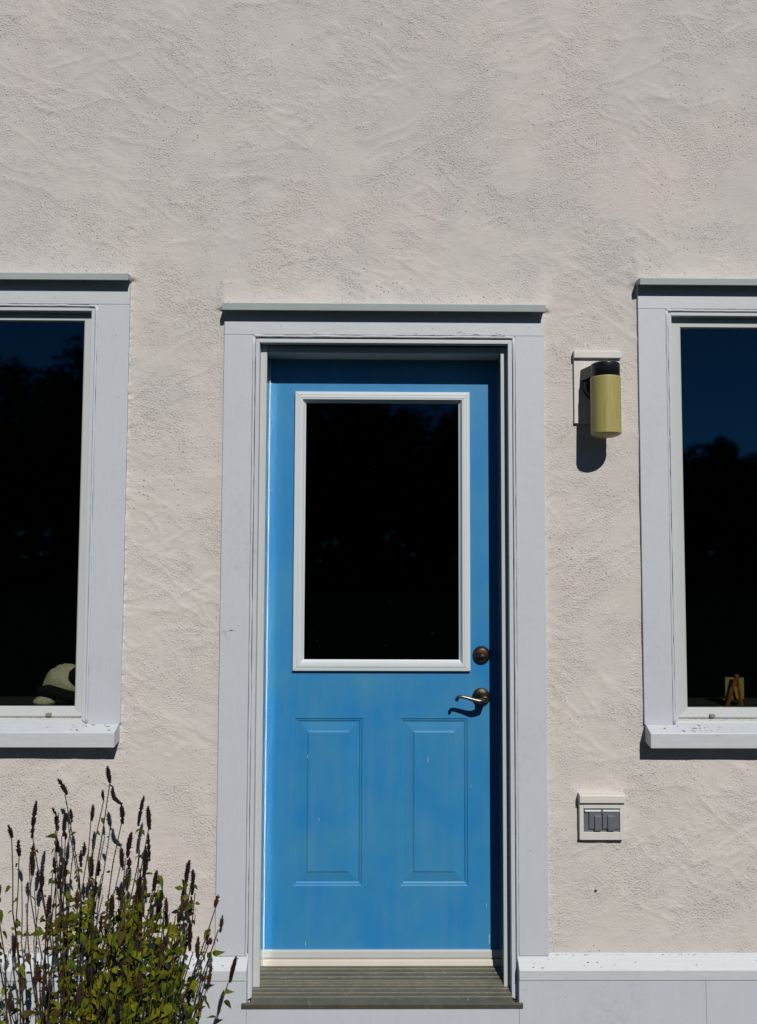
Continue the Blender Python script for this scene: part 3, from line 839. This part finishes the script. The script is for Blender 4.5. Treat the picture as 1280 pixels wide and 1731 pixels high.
    obj('glass_bead', MB().box(gx[0], gx[1], 0.0425, 0.05, gx[2], gx[2] + 0.0065), M['black'], t)
    # jamb box closing the wall thickness, and the inner stool
    jb = MB()
    jb.box(x0 + .055, srect[0] + .01, 0.053, 0.14, -0.60, 0.87).box(srect[1] - .01, x1 - .055, 0.053, 0.14, -0.60, 0.87)
    jb.box(x0 + .055, x1 - .055, 0.053, 0.14, srect[3] - .01, 0.88)
    obj('jamb', jb, M['soffit'], t)
    obj('inner_stool', MB().box(x0 + .05, x1 - .05, 0.053, 0.25, -0.60, -0.4985), M['stool'], t)
    vx = (-1.0465, -1.0300) if left else (1.1005, 1.1160)
    obj('weep_cover', MB().prof_x(vx[0], vx[1], [(0.026, -0.5095), (0.016, -0.5110), (0.0140, -0.5125), (0.0145, -0.5195), (0.024, -0.5205)]), M['ventcover'], t, bevel=0.0006)
    return t
window('window', 'white framed window left of the door, fluffy toy behind its glass', True, -0.8012)
window('window', 'white framed window right of the wall lamp, tiny easel behind its glass', False, 0.8803)

# ------------------------------------------------------------------ wall lamp on its block
lamp = thing('wall_lamp', 'black outdoor wall lamp with a yellowed cylinder shade on a white block', 'wall lamp', (0.7425, -0.001, 0.4370))
blk = obj('mounting_block', MB().box(0.6650, 0.8175, -0.0015, 0.028, 0.4370, 0.6700), M['block'], lamp, bevel=0.001)
obj('block_cap', MB().prof_x(0.6635, 0.8190, [(0.028, 0.6800), (-0.009, 0.6768), (-0.0115, 0.6745), (-0.0115, 0.6530), (-0.0100, 0.6520), (0.028, 0.6520)]), M['block'], blk, bevel=0.001)
AX, AY = 0.7475, -0.069
obj('wall_base', MB().lathe((0.7400, -0.0015, 0.5600), 'y', [(0.0480, 0.0), (0.0480, -0.004), (0.0460, -0.012), (0.0400, -0.020), (0.0340, -0.024), (0.0, -0.025)], 40), M['black'], lamp, smooth=True, angle=1)
arm = MB()
arm.prof_z(0.5760, 0.6145, [(0.7400 - 0.054, -0.002), (0.7400 + 0.050, -0.002), (AX + 0.0445, AY), (AX - 0.0445, AY)])
obj('arm', arm, M['black'], lamp, bevel=0.002)
obj('collar', MB().lathe((AX, AY, 0), 'z', [(0.0, 0.6185), (0.040, 0.6185), (0.0440, 0.6165), (0.0455, 0.6130), (0.0455, 0.5700), (0.0, 0.5700)], 44), M['black'], lamp, smooth=True, angle=1)
obj('lamp_shade', MB().lathe((AX, AY, 0), 'z', [(0.0, 0.5725), (0.0455, 0.5725), (0.0472, 0.5710), (0.0475, 0.5690), (0.0472, 0.3930), (0.0466, 0.3905), (0.0452, 0.3893), (0.0380, 0.3850), (0.0260, 0.3810), (0.0130, 0.3788), (0.0, 0.3780)], 56), M['shade'], lamp, smooth=True, angle=1)

# ------------------------------------------------------------------ outlet on its block
out = thing('electric_outlet', 'grey covered double power outlet on a small white block', 'power outlet', (0.737, -0.001, -0.898))
ob = obj('mounting_block', MB().box(0.6655, 0.6782, -0.0085, 0.028, -0.8985, -0.780).box(0.7940, 0.8075, -0.0085, 0.028, -0.8985, -0.780)
         .box(0.6782, 0.7940, -0.0088, 0.028, -0.8985, -0.8745).box(0.6782, 0.7940, -0.0088, 0.028, -0.8005, -0.780), M['block'], out, bevel=0.0008)
obj('block_cap', MB().prof_x(0.6645, 0.8095, [(0.028, -0.7530), (-0.0155, -0.7560), (-0.0185, -0.7590), (-0.0185, -0.7805), (-0.0170, -0.7815), (0.028, -0.7825)]), M['block'], ob, bevel=0.001)
obj('cover_plate', MB().box(0.6786, 0.7936, -0.004, 0.02, -0.8741, -0.8009), M['outlet'], out, bevel=0.0006)
for x0_, x1_, bx0 in ((0.6960, 0.7345, 0.7125), (0.7390, 0.7915, 0.7545)):
    lid = obj('outlet_lid', MB().box(x0_, x1_, -0.0090, -0.0042, -0.8640, -0.8140), M['outlet'], out, bevel=0.0006)
    obj('lid_boss', MB().prof_x(bx0, bx0 + 0.0215, [(-0.0089, -0.8205), (-0.0136, -0.8245), (-0.0140, -0.8640), (-0.0132, -0.8690), (-0.0044, -0.8690), (-0.0044, -0.8642), (-0.0089, -0.8638)]), M['outlet'], lid, bevel=0.0005)
for x0_, x1_ in ((0.6820, 0.7340), (0.7400, 0.7925)):
    obj('hinge', MB().prof_x(x0_, x1_, [(-0.004, -0.8050), (-0.0085, -0.8058), (-0.0102, -0.8085), (-0.0102, -0.8108), (-0.0082, -0.8130), (-0.004, -0.8135)]), M['outlet_lt'], out, bevel=0.0004)
obj('hinge_post', MB().box(0.7346, 0.7394, -0.0110, -0.004, -0.8155, -0.8035), M['outlet'], out, bevel=0.0006)

# ------------------------------------------------------------------ things on the inner sills
def blob(mb, c, r, seed, rough=0.08, rings=16, seg=22, freq=3.0):
    rr = random.Random(seed)
    ph = [(rr.uniform(0, 6.28), rr.uniform(0, 6.28), rr.randint(3, 9), rr.randint(3, 9)) for _ in range(6)]
    vs, fs = [], []
    for i in range(rings + 1):
        a = math.pi * i / rings
        for j in range(seg):
            b = 2 * math.pi * j / seg
            k = 1 + rough * sum(math.sin(a * p[2] + p[0]) * math.sin(b * p[3] + p[1]) for p in ph) / 2.4 + rr.uniform(-.5, .5) * rough
            vs.append((c[0] + r[0] * k * math.sin(a) * math.cos(b), c[1] + r[1] * k * math.sin(a) * math.sin(b), c[2] + r[2] * k * math.cos(a)))
    for i in range(rings):
        for j in range(seg):
            p, q = i * seg + j, i * seg + (j + 1) % seg
            fs.append((p, q, q + seg, p + seg))
    mb.add(vs, fs)
    return mb
toy = thing('stuffed_toy', 'fluffy cream and black stuffed toy lying behind the left window glass', 'stuffed toy', (-1.02, 0.135, -0.4985))
obj('body', blob(MB(), (-1.028, 0.135, -0.437), (0.074, 0.058, 0.067), 3, 0.035, 26, 44), M['fleece'], toy, smooth=True)
obj('head_patch', blob(MB(), (-0.972, 0.095, -0.402), (0.034, 0.030, 0.030), 5, 0.05), M['black_fleece'], toy, smooth=True)
bandm = MB().tube([(-1.103, 0.130, -0.462), (-1.092, 0.090, -0.452), (-1.065, 0.072, -0.446), (-1.030, 0.068, -0.453), (-0.995, 0.072, -0.466), (-0.955, 0.085, -0.470)], [0.012, 0.017, 0.019, 0.018, 0.019, 0.016], 12)
obj('dark_band', bandm, M['black_fleece'], toy, smooth=True)
obj('paw', blob(MB(), (-1.078, 0.082, -0.484), (0.036, 0.028, 0.018), 8, 0.05), M['fleece'], toy, smooth=True)

ez = thing('mini_easel', 'tiny orange wooden easel standing behind the right window glass', 'easel', (1.215, 0.13, -0.4985))
A = Vector((1.2300, 0.108, -0.3990))
for foot, w_ in (((1.1905, 0.090, -0.4985), 0.0055), ((1.2370, 0.088, -0.4985), 0.0060), ((1.262, 0.150, -0.4985), 0.0045)):
    obj('leg', MB().tube([A + Vector((0, -0.004, 0.004)), foot], [w_ * .8, w_], 4, 0.7), M['easel'], ez)
obj('ledge', MB().box(1.186, 1.254, 0.112, 0.128, -0.4815, -0.4765), M['easel'], ez)
obj('top_block', MB().box(1.2235, 1.2365, 0.098, 0.112, -0.413, -0.397), M['easel'], ez, bevel=0.001)
cv = MB()
cv.add([(1.1955, 0.115, -0.4755), (1.2590, 0.115, -0.4765), (1.2680, 0.132, -0.4100), (1.2045, 0.132, -0.4085), (1.1955, 0.123, -0.4755), (1.2590, 0.123, -0.4765), (1.2680, 0.140, -0.4100), (1.2045, 0.140, -0.4085)],
       [(0, 1, 2, 3), (4, 7, 6, 5), (0, 4, 5, 1), (1, 5, 6, 2), (2, 6, 7, 3), (3, 7, 4, 0)])
co = obj('small_painting', cv, M['canvas'])
co['label'] = 'small green and ochre painted panel propped on the tiny easel'; co['category'] = 'painting'; co['kind'] = 'thing'

# ------------------------------------------------------------------ plant with seed spikes
plant = thing('flowering_plant', 'tall leafy plant with dark brown seed spikes against the wall', 'plant', (-0.86, -0.20, -1.70))
SPK = [(-0.766, -0.616, -0.76, -0.662), (-0.753, -0.676, -0.725, -0.724), (-0.723, -0.726, -0.721, -0.779), (-0.938, -0.674, -0.912, -0.718), (-0.953, -0.703, -0.961, -0.803), (-0.926, -0.739, -0.92, -0.757), (-1.041, -0.779, -1.029, -0.811), (-0.932, -0.772, -0.927, -0.815), (-0.913, -0.774, -0.914, -0.836), (-0.902, -0.765, -0.896, -0.8), (-0.869, -0.788, -0.868, -0.809), (-0.834, -0.752, -0.834, -0.794), (-0.824, -0.829, -0.823, -0.862), (-0.791, -0.696, -0.79, -0.722), (-1.01, -0.82, -1.01, -0.865), (-1.009, -0.868, -1.011, -0.921), (-0.992, -0.893, -0.991, -0.939), (-0.683, -0.726, -0.696, -0.809), (-0.699, -0.812, -0.711, -0.884), (-0.648, -0.733, -0.641, -0.794), (-0.638, -0.803, -0.632, -0.873), (-0.644, -0.837, -0.646, -0.917), (-1.064, -0.936, -1.06, -0.974), (-0.848, -0.867, -0.846, -0.91), (-0.824, -0.891, -0.825, -0.95), (-0.814, -0.92, -0.815, -0.959), (-0.897, -0.858, -0.894, -0.899), (-0.933, -0.837, -0.932, -0.884), (-0.883, -0.911, -0.881, -0.943), (-0.544, -0.918, -0.552, -0.982), (-0.534, -0.946, -0.534, -0.987), (-0.517, -0.942, -0.518, -0.985), (-0.6, -0.97, -0.602, -1.016), (-0.576, -0.97, -0.575, -1.011), (-0.512, -1.04, -0.511, -1.12), (-0.481, -1.07, -0.484, -1.13), (-0.455, -1.017, -0.463, -1.049), (-0.431, -1.051, -0.437, -1.095), (-0.458, -1.182, -0.466, -1.246), (-0.386, -1.157, -0.402, -1.224), (-0.614, -0.908, -0.623, -0.962), (-0.671, -0.886, -0.673, -0.94), (-0.675, -0.96, -0.674, -1.027), (-0.735, -0.879, -0.73, -0.928), (-0.704, -0.887, -0.705, -0.914), (-0.788, -0.936, -0.789, -0.978), (-0.922, -0.98, -0.924, -1.038), (-0.524, -1.002, -0.53, -1.055), (-0.542, -1.018, -0.567, -1.066), (-0.735, -0.97, -0.733, -1.025), (-0.913, -0.902, -0.906, -0.953), (-0.839, -0.963, -0.838, -1.008), (-0.582, -1.084, -0.596, -1.145), (-1.069, -1.0, -1.068, -1.035), (-1.058, -1.136, -1.059, -1.193), (-0.909, -1.164, -0.913, -1.226), (-0.97, -1.199, -0.962, -1.248), (-0.986, -1.207, -0.987, -1.269), (-0.649, -0.904, -0.65, -0.959), (-0.716, -0.94, -0.706, -0.975), (-0.686, -0.992, -0.691, -1.036), (-0.78, -1.046, -0.782, -1.09), (-0.632, -1.03, -0.628, -1.079), (-0.821, -1.215, -0.82, -1.27), (-0.743, -0.981, -0.745, -1.014), (-0.961, -0.926, -0.956, -0.97), (-0.587, -1.019, -0.584, -1.063), (-1.032, -1.253, -1.03, -1.302), (-0.932, -1.261, -0.932, -1.323), (-0.654, -1.188, -0.65, -1.243), (-0.709, -1.248, -0.708, -1.302), (-0.806, -1.166, -0.804, -1.215), (-0.487, -1.129, -0.484, -1.161), (-0.462, -1.104, -0.46, -1.12)]
pr = random.Random(21)
def make_spike(tip, low, rad, bent=0.0):
    """dried flower head: whorls of small calyces packed round the stalk"""
    mb = MB()
    tip, low = Vector(tip), Vector(low)
    ax = tip - low
    L = ax.length
    n = max(4, int(L / 0.0052))
    d = ax.normalized()
    side = d.cross(Vector((0, 1, 0))).normalized()
    fwd = d.cross(side).normalized()
    pts, rads = [], []
    for i in range(n + 1):
        f = i / n
        c = low + ax * f + side * (bent * math.sin(f * math.pi)) + side * pr.uniform(-.0006, .0006)
        w = rad * (0.62 + 0.75 * math.sin(min(1, f * 1.15 + 0.12) * math.pi * 0.72)) * (1 if f < .82 else max(.35, 1 - (f - .82) * 3.2))
        if pr.random() < 0.12: w *= 0.55
        pts.append(c); rads.append(w)
        m_ = 7
        o_ = pr.uniform(0, 6.28)
        for q in range(m_):
            t = o_ + 6.283 * q / m_
            u = side * math.cos(t) + fwd * math.sin(t)
            b = c + u * w * 0.75
            e = c + u * w * pr.uniform(1.05, 1.45) + d * pr.uniform(.0018, .005)
            tn = u.cross(d) * 0.0017
            mb.add([b - tn - d * .0014, b + tn - d * .0014, e, b + d * .0022], [(0, 1, 2), (0, 2, 3), (1, 3, 2)])
    mb.tube(pts, [r * .82 for r in rads], 7)
    return mb

leaf_T = []                       # (position, direction, roll, size, tone)
def leaf_mesh(mb, P, D, roll, L, curl, wid):
    """ovate leaf on a short stalk, folded on its midrib and drooping at the tip"""
    D = Vector(D).normalized()
    up = Vector((0, 0, 1)) if abs(D.z) < .9 else Vector((0, -1, 0))
    S = D.cross(up).normalized()
    N = S.cross(D).normalized()
    S2 = S * math.cos(roll) + N * math.sin(roll)
    N2 = N * math.cos(roll) - S * math.sin(roll)
    P = Vector(P)
    vs, fs = [], []
    st = 0.22 * L
    prof_ = [(0.0, 0.02), (0.10, 0.62), (0.28, 1.0), (0.50, 0.88), (0.74, 0.50), (0.90, 0.20), (1.0, 0.0)]
    for f, w in prof_:
        c = P + D * (st + L * f) - N2 * (curl * L * f * f)
        w_ = w * wid * L
        for sgn in (-1, 0, 1):
            vs.append(c + S2 * (sgn * w_) + N2 * (abs(sgn) * w_ * 0.22 + pr.uniform(-.03, .03) * L * abs(sgn)))
    for i in range(len(prof_) - 1):
        a = i * 3
        fs += [(a, a + 1, a + 4, a + 3), (a + 1, a + 2, a + 5, a + 4)]
    t = S2 * 0.0007
    k = len(vs)
    vs += [P - t, P + t, P + D * st + t, P + D * st - t]
    fs.append((k, k + 1, k + 2, k + 3))
    mb.add(vs, fs)

def stem_path(base, low, bow):
    b, l = Vector(base), Vector(low)
    pts = []
    for i in range(9):
        f = i / 8
        p = b.lerp(l, f)
        p.x += bow * math.sin(f * math.pi) + 0.008 * math.sin(f * 9 + bow * 300) + 0.003 * math.sin(f * 23 + bow * 700)
        p.y += 0.01 * math.sin(f * 5 + bow * 200)
        pts.append(p)
    return pts
stem_paths = []
for i, (tx, tz, lx, lz) in enumerate(SPK):
    y = -0.20 + pr.uniform(-0.07, 0.075) if i > 2 else -0.21
    if tz < -0.92:
        y -= 0.075
        tx, tz, lx, lz = tx * .967, tz * .967, lx * .967, lz * .967
    tip = (tx, y + pr.uniform(-.008, .008), tz)
    low = (lx, y, lz)
    rad = pr.uniform(0.0040, 0.0056)
    if i in (13, 5, 10): rad = 0.0032
    brown = tz < -0.93 and pr.random() < 0.65
    obj('seed_spike', make_spike(tip, low, rad, 0.010 if i == 1 else pr.uniform(-.002, .002)), M['spike_br'] if brown else M['spike'], plant, smooth=False)
    # upper spikes lean out from a common clump; lower ones stand on side shoots
    bx = -0.83 + (lx + 0.80) * 0.52 + pr.uniform(-.05, .05)
    base = (bx, -0.20 + pr.uniform(-.05, .05), -1.70)
    if i == 1: base_pts = [Vector((-0.762, y, -0.668)), Vector((-0.756, y, -0.672)), Vector(tip)]; bow = 0
    else:
        bow = pr.uniform(-0.03, 0.03) * (1 if i < 30 else 0.6)
        base_pts = stem_path(base, low, bow)
        stem_paths.append((base_pts, i))
    n = len(base_pts)
    obj('stem', MB().tube(base_pts, [0.0033 - 0.0018 * k / (n - 1) for k in range(n)], 6), M['stem'], plant, smooth=True)
# leafy shoots without flower heads fill the right-hand half of the clump
for _ in range(54):
    tx = pr.choice([pr.uniform(-0.80, -0.55), pr.uniform(-0.80, -0.55), pr.uniform(-1.20, -0.80), pr.uniform(-0.60, -0.50)])
    top_ = -0.92 - 0.9 * abs(tx + 0.66)**1.1 * (1.2 if tx > -0.66 else 0.55) - pr.random()**1.5 * 0.32
    base = (-0.83 + (tx + 0.80) * 0.55 + pr.uniform(-.05, .05), -0.20 + pr.uniform(-.07, .06), -1.70)
    p_ = stem_path(base, (tx, -0.20 + pr.uniform(-.10, .09), top_), pr.uniform(-.03, .03))
    stem_paths.append((p_, 200))
    obj('stem', MB().tube(p_, [0.0026 - 0.0016 * k / 8 for k in range(9)], 5), M['leaf_olive'], plant, smooth=True)
def along(pts, f):
    k = min(int(f * (len(pts) - 1)), len(pts) - 2)
    g_ = f * (len(pts) - 1) - k
    return pts[k].lerp(pts[k + 1], g_), (pts[k + 1] - pts[k]).normalized()
for pts, i in stem_paths:
    L = (pts[-1] - pts[0]).length
    ztop = pts[-1].z
    s_ = 0.10
    ph = pr.uniform(0, 6.28)
    while s_ < L:
        P, T = along(pts, min(s_ / L, .999))
        z = P.z
        dense = 0.80 if i == 200 else (0.25 if z > -0.90 else 0.42 if z > -1.0 else 0.55)
        if P.x < -0.87: dense *= 0.6 if z > -1.25 else 0.85
        if L - s_ < 0.03 and i != 200: dense = 0.9 if pr.random() < .5 else 0
        for sgn in (0, math.pi):
            if pr.random() < dense:
                a = ph + sgn + pr.uniform(-.4, .4)
                out_ = Vector((math.cos(a), math.sin(a) * .9, 0))
                D = out_ + Vector((0, -0.15, pr.uniform(-1.5, 0.4)))
                size = pr.choice([pr.uniform(0.014, 0.024), pr.uniform(0.014, 0.028), pr.uniform(0.022, 0.040)]) * (1 if z < -0.95 else 0.66)
                u = pr.random()
                tone = 'leaf_brown' if u < (0.30 if P.x < -0.87 else 0.10) else ('leaf_olive' if u < 0.58 else 'leaf_green')
                leaf_T.append((P, D, pr.uniform(-1.7, 1.7), size, pr.uniform(.1, .9), pr.uniform(.22, .38), tone))
        ph += 1.57
        s_ += pr.uniform(0.022, 0.040)
# the leaves that show largest are parts of their own, the rest one mass
vis = [t for t in leaf_T if t[0].z > -1.47 and t[0].x > -1.20]
vis.sort(key=lambda t: (-t[3] * (1.25 if t[0].y < -0.2 else 1.0)))
own = set(id(t) for t in vis[:296])
rest = {'leaf_brown': MB(), 'leaf_olive': MB(), 'leaf_green': MB()}
for t in leaf_T:
    P, D, roll, size, curl, wid, tone = t
    if id(t) in own:
        mb = MB(); leaf_mesh(mb, P, D, roll, size, curl, wid)
        obj('leaf', mb, M[tone], plant, smooth=True)
    else:
        leaf_mesh(rest[tone], P, D, roll, size, curl, wid)
allr = MB(); slots = []
for k_ in rest:
    slots += [k_] * len(rest[k_].f); allr.add(rest[k_].v, rest[k_].f)
fo = obj('foliage', allr, None, plant, smooth=True, kind='stuff')
names = list(rest)
for k_ in names: fo.data.materials.append(M[k_])
if len(fo.data.polygons) == len(slots):
    fo.data.polygons.foreach_set('material_index', [names.index(q) for q in slots])

# ------------------------------------------------------------------ bits of dry leaf on the ledges
lt = MB(); lr = random.Random(5)
def bit(x, y, z, s):
    a = lr.uniform(0, 6.28)
    pts = []
    for k in range(5):
        t = a + k * 1.2566
        r = s * lr.uniform(.45, 1.1)
        pts.append((x + r * math.cos(t) * 1.3, y + r * .55 * math.sin(t), z + 0.0004 + r * .30 * abs(math.sin(t * 1.7))))
    lt.add(pts + [(x, y, z + s * .55)], [(0, 1, 5), (1, 2, 5), (2, 3, 5), (3, 4, 5), (4, 0, 5), (4, 3, 2, 1, 0)])
def on_sill(y): return -0.5385 + (y) * 0.405
for _ in range(26):
    y = lr.uniform(-0.036, -0.004); x = lr.choice([lr.uniform(0.90, 1.14), lr.uniform(0.98, 1.12), lr.uniform(1.0, 1.3)])
    bit(x, y, on_sill(y), lr.uniform(.0018, .0052))
for _ in range(20):
    y = lr.uniform(-0.036, -0.004); x = lr.choice([lr.uniform(-1.2, -0.82), lr.uniform(-0.95, -0.82)])
    bit(x, y, on_sill(y), lr.uniform(.0014, .0042))
for _ in range(34):
    y = lr.uniform(-0.022, 0.004); x = lr.choice([lr.uniform(0.48, 1.3), lr.uniform(0.50, 0.75), lr.uniform(-0.75, -0.40)])
    bit(x, y, -1.2565 + (y - 0.010) * 0.94 , lr.uniform(.0014, .0046))
for _ in range(22):
    t_ = lr.uniform(.03, .95); p = onslope(t_, 0.0012)
    bit(lr.uniform(-0.35, 0.42), p[0], p[1], lr.uniform(.0008, .002))
for _ in range(16):
    bit(lr.choice([lr.uniform(1.08, 1.16), lr.uniform(1.0, 1.3)]), lr.uniform(0.0125, 0.017), -0.5275, lr.uniform(.0015, .0032))
for _ in range(60):
    bit(lr.choice([lr.uniform(0.57, 1.3), lr.uniform(0.57, 0.80), lr.uniform(-0.9, -0.49)]), lr.uniform(0.0015, 0.006), -1.2590 + lr.uniform(0, .0016), lr.uniform(.0010, .0028))
lt.add([(0.7145, 0.006, -1.0585), (0.7205, 0.004, -1.0570), (0.7230, 0.006, -1.0620), (0.7175, 0.004, -1.0655), (0.7180, -0.001, -1.0610)], [(0, 1, 4), (1, 2, 4), (2, 3, 4), (3, 0, 4)])
lo = obj('leaf_litter', lt, M['litter'], kind='stuff')
gr = MB()
for x0_, x1_, n_ in ((-1.26, -0.935, 40), (1.03, 1.30, 46)):
    for _ in range(n_):
        x = lr.uniform(x0_, x1_); w_ = lr.uniform(.002, .012)
        y = lr.uniform(0.0195, 0.0225)
        gr.add([(x, y - .0015, -0.5249), (x + w_, y - .0012, -0.5249), (x + w_, y + .0006, -0.5247), (x, y + .0008, -0.5247), (x + w_ / 2, y, -0.5237)], [(0, 1, 4), (1, 2, 4), (2, 3, 4), (3, 0, 4)])
obj('grime', gr, M['rust'], kind='stuff')
